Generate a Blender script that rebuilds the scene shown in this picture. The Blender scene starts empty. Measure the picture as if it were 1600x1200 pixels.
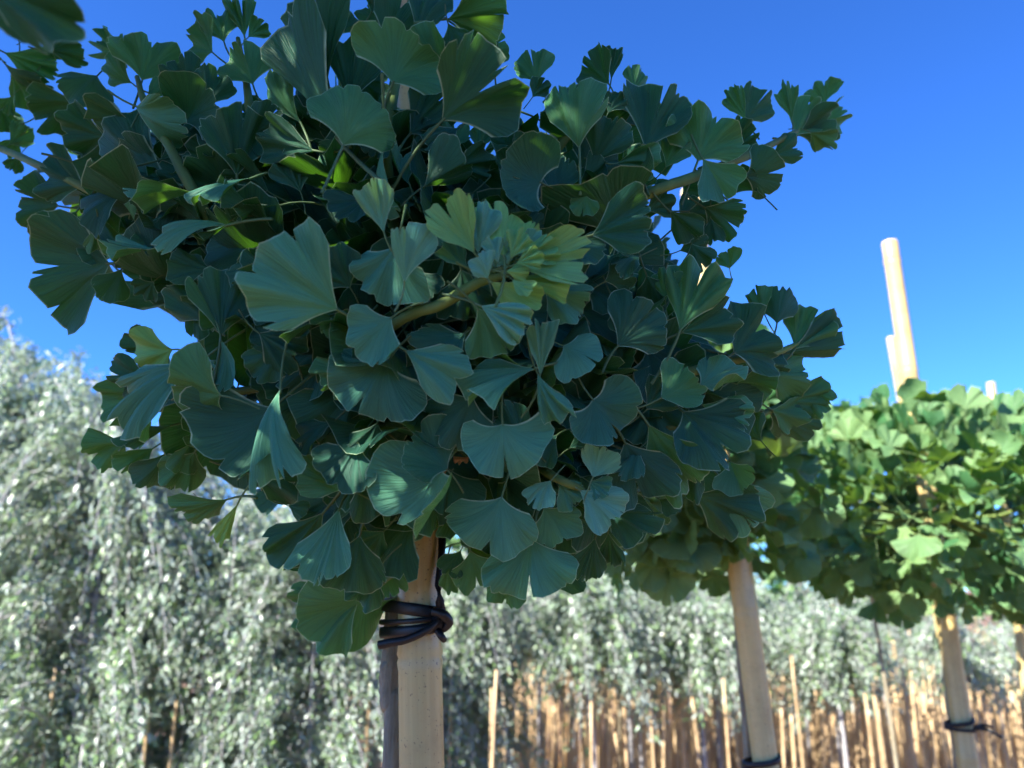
import bpy, math, random
import numpy as np
from mathutils import Vector, Matrix, Quaternion

R = math.radians
rng = random.Random(7)
scene = bpy.context.scene
col = scene.collection

# ------------------------------------------------------------------ camera
PITCH = R(15.0)
CAM = Vector((0, 0, 1.5))
FPX = 1186.0
cam_d = bpy.data.cameras.new('camera')
cam = bpy.data.objects.new('camera', cam_d)
col.objects.link(cam)
cam.location = CAM
cam.rotation_euler = (math.pi / 2 + PITCH, 0, 0)
cam_d.sensor_width = 36.0
cam_d.lens = 36.0 * FPX / 1600.0
cam_d.clip_start = 0.02
cam_d.clip_end = 2000
cam_d.dof.use_dof = True
cam_d.dof.focus_distance = 0.62
cam_d.dof.aperture_fstop = 5.6
scene.camera = cam

# ------------------------------------------------------------------ sky, sun, exposure
SUN_EL = R(41)
SUN_AZ = R(180 + 46)          # clockwise from +Y: behind the camera, to the left
SUNV = Vector((math.sin(SUN_AZ) * math.cos(SUN_EL), math.cos(SUN_AZ) * math.cos(SUN_EL), math.sin(SUN_EL)))
world = bpy.data.worlds.new('World')
scene.world = world
world.use_nodes = True
wn = world.node_tree
for n in list(wn.nodes):
    wn.nodes.remove(n)
sky = wn.nodes.new('ShaderNodeTexSky')
sky.sky_type = 'NISHITA'
sky.sun_disc = False
sky.sun_elevation = SUN_EL
sky.sun_rotation = SUN_AZ
sky.air_density = 0.6
sky.dust_density = 0.0
sky.ozone_density = 3.0
hs = wn.nodes.new('ShaderNodeHueSaturation')
hs.inputs['Saturation'].default_value = 1.1
bg = wn.nodes.new('ShaderNodeBackground')
bg.inputs['Strength'].default_value = 0.115
wo = wn.nodes.new('ShaderNodeOutputWorld')
wn.links.new(sky.outputs[0], hs.inputs['Color'])
tn = wn.nodes.new('ShaderNodeMix')
tn.data_type = 'RGBA'
tn.blend_type = 'MULTIPLY'
tn.inputs[0].default_value = 1.0
tn.inputs[7].default_value = (0.36, 0.67, 1.10, 1)
wn.links.new(hs.outputs[0], tn.inputs[6])
wn.links.new(tn.outputs[2], bg.inputs[0])
wn.links.new(bg.outputs[0], wo.inputs[0])

sun_d = bpy.data.lights.new('sun', 'SUN')
sun_d.energy = 5.0
sun_d.angle = R(0.53)
sun_d.color = (1.0, 0.95, 0.86)
sun = bpy.data.objects.new('sun', sun_d)
col.objects.link(sun)
sun.rotation_euler = SUNV.to_track_quat('Z', 'Y').to_euler()

scene.view_settings.view_transform = 'Standard'
scene.view_settings.look = 'None'
scene.view_settings.exposure = 1.8
scene.view_settings.gamma = 1.0
scene.view_settings.use_curve_mapping = False
scene.cycles.adaptive_threshold = 0.03
scene.cycles.max_bounces = 5
scene.cycles.transmission_bounces = 4
scene.cycles.diffuse_bounces = 4
scene.cycles.glossy_bounces = 2

# ------------------------------------------------------------------ helpers
FWD = Vector((0, math.cos(PITCH), math.sin(PITCH)))
UP = Vector((0, -math.sin(PITCH), math.cos(PITCH)))
RIGHT = Vector((1, 0, 0))

def at(x, y, d):
    """a point d metres in front of the standpoint"""
    return CAM + (FWD + RIGHT * ((x - 800) / FPX) + UP * ((600 - y) / FPX)) * d

def atY(x, y, Y):
    v = FWD + RIGHT * ((x - 800) / FPX) + UP * ((600 - y) / FPX)
    return CAM + v * (Y / v.y)

def proj(p):
    v = Vector(p) - CAM
    d = v.dot(FWD)
    if d < 0.02:
        return None
    return 800 + FPX * v.dot(RIGHT) / d, 600 - FPX * v.dot(UP) / d, d

def in_poly(x, y, poly):
    c = False
    j = len(poly) - 1
    for i in range(len(poly)):
        xi, yi = poly[i]
        xj, yj = poly[j]
        if (yi > y) != (yj > y) and x < (xj - xi) * (y - yi) / (yj - yi) + xi:
            c = not c
        j = i
    return c

def new_mesh(name, V, F, UV=None, mat=None, smooth=True):
    """V: (n,3); F: list of tuples or int array (m,4); UV: per vertex (n,2)"""
    me = bpy.data.meshes.new(name)
    if isinstance(F, np.ndarray):
        m, k = F.shape
        me.vertices.add(len(V))
        me.vertices.foreach_set('co', np.asarray(V, dtype=np.float32).ravel())
        me.loops.add(m * k)
        me.loops.foreach_set('vertex_index', F.astype(np.int32).ravel())
        me.polygons.add(m)
        me.polygons.foreach_set('loop_start', np.arange(0, m * k, k, dtype=np.int32))
        me.update(calc_edges=True)
    else:
        me.from_pydata([tuple(v) for v in V], [], [tuple(f) for f in F])
        me.update()
    if UV is not None:
        uvl = me.uv_layers.new(name='UVMap')
        idx = np.zeros(len(me.loops), dtype=np.int32)
        me.loops.foreach_get('vertex_index', idx)
        uvl.data.foreach_set('uv', np.asarray(UV, dtype=np.float32)[idx].ravel())
    me.polygons.foreach_set('use_smooth', np.full(len(me.polygons), smooth, dtype=bool))
    me.validate()
    if mat:
        me.materials.append(mat)
    return me

def obj(name, me, parent=None, loc=(0, 0, 0)):
    o = bpy.data.objects.new(name, me)
    col.objects.link(o)
    o.location = loc
    if parent:
        o.parent = parent
    return o

def tag(o, label=None, cat=None, group=None, kind=None):
    if label: o['label'] = label
    if cat: o['category'] = cat
    if group: o['group'] = group
    if kind: o['kind'] = kind
    return o

def thing(name, loc, label, cat, group=None):
    o = bpy.data.objects.new(name, None)
    o.empty_display_size = 0.1
    col.objects.link(o)
    o.location = loc
    return tag(o, label, cat, group)

def place(o, parent, M):
    """put a part with world matrix M under an unrotated parent chain"""
    o.parent = parent
    off = Vector((0, 0, 0))
    p = parent
    while p is not None:
        off += p.location
        p = p.parent
    loc, q, s = M.decompose()
    o.location = loc - off
    o.rotation_mode = 'QUATERNION'
    o.rotation_quaternion = q
    o.scale = s

def smooth_path(pts, n=6):
    """Catmull-Rom through points (x,y,z,r)"""
    P = [np.array(p, float) for p in pts]
    if len(P) == 2:
        return [P[0] + (P[1] - P[0]) * t for t in np.linspace(0, 1, n + 1)]
    P = [2 * P[0] - P[1]] + P + [2 * P[-1] - P[-2]]
    out = []
    for i in range(1, len(P) - 2):
        a, b, c, d = P[i - 1], P[i], P[i + 1], P[i + 2]
        for k in range(n):
            t = k / n
            out.append(0.5 * (2 * b + (c - a) * t + (2 * a - 5 * b + 4 * c - d) * t * t + (3 * b - a - 3 * c + d) * t ** 3))
    out.append(P[-2])
    return out

def tube_data(path, sides=8, jitter=0.0, rnd=None, cap=True):
    V, F, UV = [], [], []
    n = len(path)
    prev = None
    ln = 0.0
    for i, p in enumerate(path):
        p = np.asarray(p, float)
        a = np.asarray(path[max(i - 1, 0)], float)[:3]
        b = np.asarray(path[min(i + 1, n - 1)], float)[:3]
        t = b - a
        t /= max(np.linalg.norm(t), 1e-9)
        if prev is None:
            h = np.array([1, 0, 0]) if abs(t[0]) < 0.8 else np.array([0, 1, 0])
            u = np.cross(t, h)
        else:
            u = prev - t * prev.dot(t)
        u /= max(np.linalg.norm(u), 1e-9)
        prev = u
        w = np.cross(t, u)
        if i:
            ln += np.linalg.norm(p[:3] - np.asarray(path[i - 1], float)[:3])
        for k in range(sides):
            an = 2 * math.pi * k / sides
            r = p[3] * (1 + (rnd.uniform(-jitter, jitter) if jitter else 0))
            V.append(p[:3] + (u * math.cos(an) + w * math.sin(an)) * r)
            UV.append((k / sides, ln))
    for i in range(n - 1):
        for k in range(sides):
            a = i * sides + k
            b = i * sides + (k + 1) % sides
            F.append((a, b, b + sides, a + sides))
    if cap:
        F.append(tuple(range(sides - 1, -1, -1)))
        F.append(tuple((n - 1) * sides + k for k in range(sides)))
    return V, F, UV

def tube(name, path, mat, parent=None, sides=8, jitter=0.0, rnd=None, origin=None):
    o0 = np.array(origin if origin is not None else (0, 0, 0), float)
    path = [np.concatenate([np.asarray(p, float)[:3] - o0, [p[3]]]) for p in path]
    V, F, UV = tube_data(path, sides, jitter, rnd)
    return obj(name, new_mesh(name, V, F, UV, mat), parent)

def tubes(name, paths, mat, parent=None, sides=5, origin=None):
    o0 = np.array(origin if origin is not None else (0, 0, 0), float)
    VV, FF, UU = [], [], []
    for path in paths:
        path = [np.concatenate([np.asarray(p, float)[:3] - o0, [p[3]]]) for p in path]
        V, F, UV = tube_data(path, sides, cap=False)
        b = len(VV)
        VV += V
        UU += UV
        FF += [tuple(i + b for i in f) for f in F]
    return obj(name, new_mesh(name, VV, FF, UU, mat), parent)

# ------------------------------------------------------------------ materials
def nodes_of(name):
    m = bpy.data.materials.new(name)
    m.use_nodes = True
    nt = m.node_tree
    for n in list(nt.nodes):
        nt.nodes.remove(n)
    out = nt.nodes.new('ShaderNodeOutputMaterial')
    return m, nt, out

def N(nt, kind, **kw):
    n = nt.nodes.new(kind)
    for k, v in kw.items():
        if k in n.inputs:
            n.inputs[k].default_value = v
        else:
            setattr(n, k, v)
    return n

def math_node(nt, op, a, b=None, clamp=False):
    n = nt.nodes.new('ShaderNodeMath')
    n.operation = op
    n.use_clamp = clamp
    for i, v in enumerate((a, b)):
        if v is None:
            continue
        if isinstance(v, (int, float)):
            n.inputs[i].default_value = v
        else:
            nt.links.new(v, n.inputs[i])
    return n.outputs[0]

def mix_col(nt, fac, a, b, blend='MIX'):
    n = nt.nodes.new('ShaderNodeMix')
    n.data_type = 'RGBA'
    n.blend_type = blend
    for sock, v in ((n.inputs[0], fac), (n.inputs[6], a), (n.inputs[7], b)):
        if isinstance(v, (int, float)):
            sock.default_value = v
        elif isinstance(v, tuple):
            sock.default_value = (*v, 1) if len(v) == 3 else v
        else:
            nt.links.new(v, sock)
    return n.outputs[2]

def ginkgo_material(name, c_lo, c_hi, under, rimc, transl, tfac, rough=0.42, rim_w=0.016, veins=70, spec=0.45):
    m, nt, out = nodes_of(name)
    L = nt.links.new
    uv = N(nt, 'ShaderNodeUVMap')
    sep = N(nt, 'ShaderNodeSeparateXYZ')
    L(uv.outputs[0], sep.inputs[0])
    u, v = sep.outputs[0], sep.outputs[1]
    oi = N(nt, 'ShaderNodeObjectInfo')
    tc = N(nt, 'ShaderNodeTexCoord')
    no = N(nt, 'ShaderNodeTexNoise', Scale=2.2, Detail=4.0, Roughness=0.6)
    L(tc.outputs['Object'], no.inputs['Vector'])
    geo = N(nt, 'ShaderNodeNewGeometry')
    rnd = math_node(nt, 'ADD', math_node(nt, 'MULTIPLY', oi.outputs['Random'], 0.65),
                    math_node(nt, 'MULTIPLY', no.outputs[0], 0.35))
    isl = math_node(nt, 'MULTIPLY', geo.outputs['Random Per Island'], 0.5)
    rnd = math_node(nt, 'ADD', math_node(nt, 'MULTIPLY', rnd, 0.7), math_node(nt, 'MULTIPLY', isl, 0.6), clamp=True)
    base = mix_col(nt, rnd, c_lo, c_hi)
    # radiating veins: fine streaks along the fan
    cv = N(nt, 'ShaderNodeCombineXYZ')
    L(math_node(nt, 'MULTIPLY', u, float(veins)), cv.inputs[0])
    L(math_node(nt, 'MULTIPLY', v, 1.6), cv.inputs[1])
    vn = N(nt, 'ShaderNodeTexNoise', Scale=1.0, Detail=3.0, Roughness=0.55)
    L(cv.outputs[0], vn.inputs['Vector'])
    vr = N(nt, 'ShaderNodeMapRange')
    L(vn.outputs[0], vr.inputs[0])
    vr.inputs[1].default_value = 0.3
    vr.inputs[2].default_value = 0.7
    vr.inputs[3].default_value = 0.84
    vr.inputs[4].default_value = 1.17
    vcol = N(nt, 'ShaderNodeCombineColor')
    for i in range(3):
        L(vr.outputs[0], vcol.inputs[i])
    base = mix_col(nt, 1.0, base, vcol.outputs[0], 'MULTIPLY')
    und = mix_col(nt, 1.0, under, vcol.outputs[0], 'MULTIPLY')
    base = mix_col(nt, geo.outputs['Backfacing'], base, und)
    # pale horny margin
    ue = math_node(nt, 'SUBTRACT', 1.0, math_node(nt, 'MULTIPLY', math_node(nt, 'ABSOLUTE', math_node(nt, 'SUBTRACT', u, 0.5)), 2.0))
    ue = math_node(nt, 'MULTIPLY', ue, v)
    ve = math_node(nt, 'SUBTRACT', 1.0, v)
    ed = math_node(nt, 'MINIMUM', math_node(nt, 'MULTIPLY', ue, 0.8), ve)
    rim = N(nt, 'ShaderNodeMapRange')
    L(ed, rim.inputs[0])
    rim.inputs[1].default_value = rim_w
    rim.inputs[2].default_value = rim_w * 0.35
    rim.inputs[3].default_value = 0.0
    rim.inputs[4].default_value = 0.8
    # the petiole has v < 0: same pale green
    pet = math_node(nt, 'LESS_THAN', v, -0.001)
    rn = N(nt, 'ShaderNodeTexNoise', Scale=5.0, Detail=3.0)
    L(tc.outputs['Object'], rn.inputs['Vector'])
    rv = N(nt, 'ShaderNodeMapRange')
    L(rn.outputs[0], rv.inputs[0])
    rv.inputs[1].default_value = 0.36
    rv.inputs[2].default_value = 0.62
    rv.inputs[3].default_value = 0.55
    rv.inputs[4].default_value = 1.0
    rimf = math_node(nt, 'MULTIPLY', math_node(nt, 'MULTIPLY', rim.outputs[0], rv.outputs[0]), math_node(nt, 'SUBTRACT', 1.0, pet))
    sn = N(nt, 'ShaderNodeTexNoise', Scale=9.0, Detail=4.0, Roughness=0.7)
    L(tc.outputs['Object'], sn.inputs['Vector'])
    sv = N(nt, 'ShaderNodeMapRange')
    L(sn.outputs[0], sv.inputs[0])
    sv.inputs[1].default_value = 0.70
    sv.inputs[2].default_value = 0.76
    sv.inputs[4].default_value = 0.55
    base = mix_col(nt, sv.outputs[0], base, (0.20, 0.19, 0.09))
    base = mix_col(nt, rimf, base, rimc)
    base = mix_col(nt, math_node(nt, 'MULTIPLY', pet, 0.75), base, (0.13, 0.18, 0.07))
    bs = N(nt, 'ShaderNodeBsdfPrincipled', Roughness=rough)
    bs.inputs['Specular IOR Level'].default_value = spec
    L(base, bs.inputs['Base Color'])
    bmp = N(nt, 'ShaderNodeBump', Strength=0.38, Distance=0.012)
    L(vn.outputs[0], bmp.inputs['Height'])
    L(bmp.outputs[0], bs.inputs['Normal'])
    tr = N(nt, 'ShaderNodeBsdfTranslucent')
    tcol = mix_col(nt, rimf, transl, rimc)
    L(mix_col(nt, 1.0, tcol, vcol.outputs[0], 'MULTIPLY'), tr.inputs[0])
    mx = N(nt, 'ShaderNodeMixShader')
    mx.inputs[0].default_value = tfac
    L(bs.outputs[0], mx.inputs[1])
    L(tr.outputs[0], mx.inputs[2])
    L(mx.outputs[0], out.inputs[0])
    return m

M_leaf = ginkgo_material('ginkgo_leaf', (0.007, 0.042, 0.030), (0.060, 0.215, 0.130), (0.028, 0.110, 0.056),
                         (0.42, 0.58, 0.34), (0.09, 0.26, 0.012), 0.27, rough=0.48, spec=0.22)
M_leaf_mid = ginkgo_material('ginkgo_leaf_mid_lit', (0.052, 0.205, 0.125), (0.105, 0.310, 0.175), (0.066, 0.21, 0.080),
                             (0.44, 0.60, 0.34), (0.14, 0.34, 0.02), 0.27, rough=0.48, spec=0.22)  # mid tone; also paints outer crown leaves as if better lit
M_leaf_teal = ginkgo_material('ginkgo_leaf_young', (0.11, 0.33, 0.215), (0.15, 0.39, 0.23), (0.15, 0.34, 0.11),
                              (0.50, 0.64, 0.36), (0.2, 0.38, 0.04), 0.25, spec=0.32)
M_leaf_lime = ginkgo_material('ginkgo_leaf_youngest_backlit', (0.15, 0.41, 0.15), (0.22, 0.48, 0.16), (0.24, 0.50, 0.13),
                              (0.42, 0.50, 0.14), (0.30, 0.46, 0.04), 0.30, spec=0.32)  # youngest leaves; also paints a backlit glow on some left leaves
M_leaf_sun = ginkgo_material('ginkgo_leaf_sunlit', (0.035, 0.140, 0.065), (0.23, 0.36, 0.13), (0.06, 0.18, 0.07),
                             (0.36, 0.46, 0.14), (0.22, 0.38, 0.03), 0.24, rough=0.45, spec=0.35)  # sunlit copy of the leaf: sun brightness partly put into its colour
M_leaf_dry = ginkgo_material('ginkgo_leaf_dry', (0.30, 0.17, 0.05), (0.42, 0.24, 0.07), (0.36, 0.2, 0.07),
                             (0.4, 0.26, 0.1), (0.4, 0.2, 0.05), 0.3)
LM = {'d': M_leaf, 'm': M_leaf_mid, 't': M_leaf_teal, 'y': M_leaf_lime, 's': M_leaf_sun, 'b': M_leaf_dry}

def streak_material(name, ca, cb, cc, scale=(60, 60, 2.0), rough=0.5, bump=0.25, spots=0.0, dist=0.002):
    """streaks along local Z, with blotches"""
    m, nt, out = nodes_of(name)
    L = nt.links.new
    tc = N(nt, 'ShaderNodeTexCoord')
    mp = N(nt, 'ShaderNodeMapping')
    mp.inputs['Scale'].default_value = scale
    L(tc.outputs['Object'], mp.inputs[0])
    n1 = N(nt, 'ShaderNodeTexNoise', Scale=1.0, Detail=6.0, Roughness=0.6)
    L(mp.outputs[0], n1.inputs['Vector'])
    n2 = N(nt, 'ShaderNodeTexNoise', Scale=14.0, Detail=5.0, Roughness=0.65)
    L(tc.outputs['Object'], n2.inputs['Vector'])
    oi = N(nt, 'ShaderNodeObjectInfo')
    r1 = N(nt, 'ShaderNodeMapRange')
    L(n1.outputs[0], r1.inputs[0])
    r1.inputs[1].default_value = 0.32
    r1.inputs[2].default_value = 0.68
    b = mix_col(nt, r1.outputs[0], ca, cb)
    r2 = N(nt, 'ShaderNodeMapRange')
    L(n2.outputs[0], r2.inputs[0])
    r2.inputs[1].default_value = 0.48
    r2.inputs[2].default_value = 0.75
    r2.inputs[4].default_value = 0.7
    b = mix_col(nt, r2.outputs[0], b, cc)
    hv = N(nt, 'ShaderNodeHueSaturation')
    L(b, hv.inputs['Color'])
    L(math_node(nt, 'ADD', math_node(nt, 'MULTIPLY', oi.outputs['Random'], 0.35), 0.82), hv.inputs['Value'])
    b = hv.outputs[0]
    if spots:
        n3 = N(nt, 'ShaderNodeTexNoise', Scale=330.0, Detail=2.0)
        L(tc.outputs['Object'], n3.inputs['Vector'])
        r3 = N(nt, 'ShaderNodeMapRange')
        L(n3.outputs[0], r3.inputs[0])
        r3.inputs[1].default_value = 0.66
        r3.inputs[2].default_value = 0.72
        r3.inputs[4].default_value = spots
        b = mix_col(nt, r3.outputs[0], b, (0.09, 0.06, 0.04))
    bs = N(nt, 'ShaderNodeBsdfPrincipled', Roughness=rough)
    L(b, bs.inputs['Base Color'])
    bm = N(nt, 'ShaderNodeBump', Strength=bump, Distance=dist)
    L(n1.outputs[0], bm.inputs['Height'])
    L(bm.outputs[0], bs.inputs['Normal'])
    L(bs.outputs[0], out.inputs[0])
    return m

M_bamboo = streak_material('bamboo', (0.50, 0.375, 0.15), (0.61, 0.475, 0.20), (0.36, 0.25, 0.10), (130, 130, 2.2), 0.36, 0.08, 0.8, 0.001)
M_cane = streak_material('thin_cane', (0.48, 0.33, 0.18), (0.66, 0.48, 0.26), (0.34, 0.20, 0.10), (200, 200, 6), 0.5, 0.1)
M_bark = streak_material('ginkgo_bark', (0.20, 0.17, 0.11), (0.36, 0.31, 0.20), (0.13, 0.11, 0.07), (170, 170, 24), 0.85, 0.9, 0.0, 0.004)
M_twig = streak_material('green_twig', (0.075, 0.14, 0.022), (0.12, 0.18, 0.034), (0.11, 0.115, 0.035), (90, 90, 20), 0.75, 0.3)
M_greybark = streak_material('silver_bark', (0.30, 0.29, 0.30), (0.42, 0.41, 0.42), (0.2, 0.18, 0.17), (90, 90, 12), 0.8, 0.4)

def rubber():
    m, nt, out = nodes_of('black_rubber')
    tc = N(nt, 'ShaderNodeTexCoord')
    no = N(nt, 'ShaderNodeTexNoise', Scale=120.0, Detail=4.0)
    nt.links.new(tc.outputs['Object'], no.inputs['Vector'])
    rr = N(nt, 'ShaderNodeMapRange')
    nt.links.new(no.outputs[0], rr.inputs[0])
    rr.inputs[3].default_value = 0.3
    rr.inputs[4].default_value = 0.5
    bs = N(nt, 'ShaderNodeBsdfPrincipled')
    nt.links.new(mix_col(nt, no.outputs[0], (0.006, 0.006, 0.007), (0.022, 0.021, 0.022)), bs.inputs['Base Color'])
    nt.links.new(rr.outputs[0], bs.inputs['Roughness'])
    bm = N(nt, 'ShaderNodeBump', Strength=0.3, Distance=0.001)
    nt.links.new(no.outputs[0], bm.inputs['Height'])
    nt.links.new(bm.outputs[0], bs.inputs['Normal'])
    nt.links.new(bs.outputs[0], out.inputs[0])
    return m
M_rubber = rubber()
M_rubber.node_tree.nodes['Principled BSDF'].inputs['Specular IOR Level'].default_value = 0.35

def silver_leaf():
    m, nt, out = nodes_of('silver_leaf')
    L = nt.links.new
    geo = N(nt, 'ShaderNodeNewGeometry')
    cr = N(nt, 'ShaderNodeValToRGB')
    e = cr.color_ramp.elements
    e[0].position, e[0].color = 0.0, (0.18, 0.28, 0.18, 1)
    e[1].position, e[1].color = 1.0, (0.40, 0.45, 0.41, 1)
    k = e.new(0.55); k.color = (0.27, 0.35, 0.28, 1)
    k = e.new(0.12); k.color = (0.17, 0.29, 0.08, 1)
    L(geo.outputs['Random Per Island'], cr.inputs[0])
    b = mix_col(nt, math_node(nt, 'MULTIPLY', geo.outputs['Backfacing'], 0.6), cr.outputs[0], (0.38, 0.42, 0.40))
    bs = N(nt, 'ShaderNodeBsdfPrincipled', Roughness=0.36)
    bs.inputs['Specular IOR Level'].default_value = 0.7
    L(b, bs.inputs['Base Color'])
    tr = N(nt, 'ShaderNodeBsdfTranslucent')
    tr.inputs[0].default_value = (0.34, 0.44, 0.26, 1)
    mx = N(nt, 'ShaderNodeMixShader')
    mx.inputs[0].default_value = 0.3
    L(bs.outputs[0], mx.inputs[1])
    L(tr.outputs[0], mx.inputs[2])
    L(mx.outputs[0], out.inputs[0])
    return m
M_silver = silver_leaf()

def soil():
    m, nt, out = nodes_of('soil')
    L = nt.links.new
    tc = N(nt, 'ShaderNodeTexCoord')
    n1 = N(nt, 'ShaderNodeTexNoise', Scale=1.3, Detail=9.0, Roughness=0.65)
    n2 = N(nt, 'ShaderNodeTexNoise', Scale=26.0, Detail=6.0, Roughness=0.7)
    L(tc.outputs['Object'], n1.inputs['Vector'])
    L(tc.outputs['Object'], n2.inputs['Vector'])
    b = mix_col(nt, n1.outputs[0], (0.13, 0.075, 0.045), (0.26, 0.16, 0.10))
    b = mix_col(nt, math_node(nt, 'MULTIPLY', n2.outputs[0], 0.8), b, (0.30, 0.17, 0.095))
    bs = N(nt, 'ShaderNodeBsdfPrincipled', Roughness=0.95)
    L(b, bs.inputs['Base Color'])
    bm = N(nt, 'ShaderNodeBump', Strength=0.8, Distance=0.05)
    L(n2.outputs[0], bm.inputs['Height'])
    L(bm.outputs[0], bs.inputs['Normal'])
    L(bs.outputs[0], out.inputs[0])
    return m

# ------------------------------------------------------------------ ground
gx = 26
gv, gf = [], []
ext = [-400, -120, -40, -16, -8, -4, -2, 0, 2, 4, 6, 8, 10, 12, 14, 16, 20, 30, 60, 140, 400]
for y in ext:
    for x in ext:
        h = 0.05 * math.sin(x * 1.7) * math.cos(y * 1.3) if abs(x) < 30 and abs(y) < 30 else 0
        gv.append((x, y, h))
ne = len(ext)
for j in range(ne - 1):
    for i in range(ne - 1):
        a = j * ne + i
        gf.append((a, a + 1, a + ne + 1, a + ne))
tag(obj('ground', new_mesh('ground', gv, gf, None, soil())), 'bare brown nursery soil under the rows of plants', 'ground', kind='structure')

# ------------------------------------------------------------------ ginkgo leaf geometry
def leaf_data(seed, spread=70, notch=0.3, style='f', nu=22, nv=7, extra=2, pet=0.7, petc=None, ns0=None, pr=0.016):
    """a fan-shaped ginkgo blade of length 1 along +Y, upper face +Z, stalk along -Y.  returns V (n,3), F (m,4), UV"""
    q = random.Random(seed)
    A = R(spread * 1.03)
    cuts = [(q.uniform(-0.10, 0.10) if ns0 is None else ns0, notch, q.uniform(0.035, 0.07))]
    for _ in range(extra):
        cuts.append((q.uniform(-0.85, 0.85), q.uniform(0.03, 0.16), q.uniform(0.025, 0.06)))
    S = set(round(x, 4) for x in np.linspace(-1, 1, nu))
    if nu > 12:
        for s0, dp, w in cuts:
            for f in (-1, -0.5, 0, 0.5, 1):
                x = round(s0 + f * w, 4)
                if -0.99 < x < 0.99:
                    S.add(x)
    S = sorted(S)
    ph = [q.uniform(0, 6.28) for _ in range(6)]
    k1, k2 = q.uniform(4, 7), q.uniform(13, 19)
    asym = q.uniform(-0.08, 0.08)
    def Rad(s):
        r = 1.0 - 0.14 * abs(s) ** 2.5 + asym * s
        if abs(s) > 0.78:
            r -= 0.28 * ((abs(s) - 0.78) / 0.22) ** 2
        r += 0.045 * math.sin(k1 * s + ph[0]) + 0.022 * math.sin(k2 * s + ph[1])
        if nu > 12:
            r += 0.008 * math.sin(41 * s + ph[2])
        for s0, dp, w in cuts:
            x = abs(s - s0) / w
            if x < 1:
                r -= dp * (1 - x)
            elif x < 3.0:
                r += 0.0
            # lobes round off towards a deep cut
            if dp > 0.18 and x < 4:
                r -= 0.10 * dp * max(0, 1 - x / 4) ** 2
        return max(r, 0.15)
    wave = {'f': q.uniform(0.08, 0.2), 'c': 0.09, 'b': 0.12, 'v': 0.06, 'r': 0.08, 'l': 0.08, 'p': 0.07, 'w': 0.2}[style]
    cup = {'f': q.uniform(-0.18, 0.30), 'c': q.uniform(0.28, 0.45), 'b': 0.0, 'v': 0.05, 'r': 0.05, 'l': 0.05, 'p': 0.1, 'w': 0.0}[style]
    kx = {'f': q.uniform(-0.9, 1.3), 'c': 0.9, 'b': -0.3, 'v': 0.0, 'r': 0.2, 'l': 0.2, 'p': 0.4, 'w': 0.2}[style]
    ky = {'f': q.uniform(-0.9, 0.4), 'c': 0.3, 'b': -1.15, 'v': -0.2, 'r': -0.3, 'l': -0.3, 'p': -0.1, 'w': -0.4}[style]
    wn_ = q.uniform(1.8, 3.8)
    V, UV = [], []
    T = [0.02] + [((j + 1) / nv) ** 0.85 for j in range(nv)]
    for s in S:
        rr = Rad(s)
        for t in T:
            a = s * A * (0.66 + 0.34 * t ** 0.9)
            r = rr * t
            x, y = r * math.sin(a), r * math.cos(a)
            z = cup * r * r + wave * r * r * math.sin(wn_ * s * math.pi + ph[3]) + 0.02 * r * math.sin(7 * s + 5 * t + ph[4])
            if nu > 12:
                z += 0.006 * r * math.sin(46 * s + ph[5])
            if style == 'p':
                z += 0.030 * r * math.sin(24 * s + ph[5])
            if style == 'v':
                z += 0.75 * abs(x) * (0.5 + 0.5 * t)
            # rolled edge on one side
            if style in 'rl':
                sg = 1 if style == 'r' else -1
                xs = x * sg
                x0 = 0.30
                if xs > x0:
                    d = xs - x0
                    k = 3.4
                    x = sg * (x0 + math.sin(min(k * d, 2.6)) / k)
                    z += (1 - math.cos(min(k * d, 2.6))) / k
            if abs(kx) > 1e-3:
                z += (1 - math.cos(kx * x)) / kx
                x = math.sin(kx * x) / kx
            if abs(ky) > 1e-3:
                th = ky * y
                yy = math.sin(th) / ky - z * math.sin(th)
                zz = (1 - math.cos(th)) / ky + z * math.cos(th)
                y, z = yy, zz
            V.append((x, y, z))
            UV.append(((s + 1) / 2, t))
    # bring the middle of the margin back onto +Y at distance 1.08
    ty, tz = 1.0, cup
    if abs(ky) > 1e-3:
        ty, tz = math.sin(ky) / ky - cup * math.sin(ky), (1 - math.cos(ky)) / ky + cup * math.cos(ky)
    tl = math.hypot(ty, tz)
    ca, sa, sc = ty / tl, tz / tl, 1.02 / tl
    V = [(x * sc, (y * ca + z * sa) * sc, (z * ca - y * sa) * sc) for x, y, z in V]
    nt_ = len(T)
    F = []
    for i in range(len(S) - 1):
        for j in range(nt_ - 1):
            a = i * nt_ + j
            F.append((a, a + nt_, a + nt_ + 1, a + 1))
    # stalk
    if pet > 0:
        c = petc if petc is not None else (q.uniform(-0.35, 0.35), q.uniform(-0.4, 0.1))
        nb = 5 if nu > 12 else 3
        path = []
        for k in range(nb):
            t = k / (nb - 1)
            path.append((c[0] * pet * t * t, 0.05 - (pet + 0.05) * t, c[1] * pet * t * t, pr * (1.0 + 0.25 * t)))
        b = len(V)
        tv, tf, tu = tube_data(path, 4, cap=False)
        V += [tuple(p) for p in tv]
        UV += [(0.5, -0.5)] * len(tv)
        F += [tuple(i + b for i in f) for f in tf]
    return np.array(V, np.float32), np.array(F, np.int32), np.array(UV, np.float32)

def basis(B, yv, zhint, roll, scale):
    yv = Vector(yv).normalized()
    z = Vector(zhint) - yv * Vector(zhint).dot(yv)
    if z.length < 1e-4:
        z = yv.orthogonal()
    z.normalize()
    if roll:
        z = Quaternion(yv, roll) @ z
    x = yv.cross(z)
    M = Matrix((x, yv, z)).transposed().to_4x4()
    M = Matrix.Translation(B) @ M @ Matrix.Diagonal((scale, scale, scale, 1))
    return M

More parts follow.
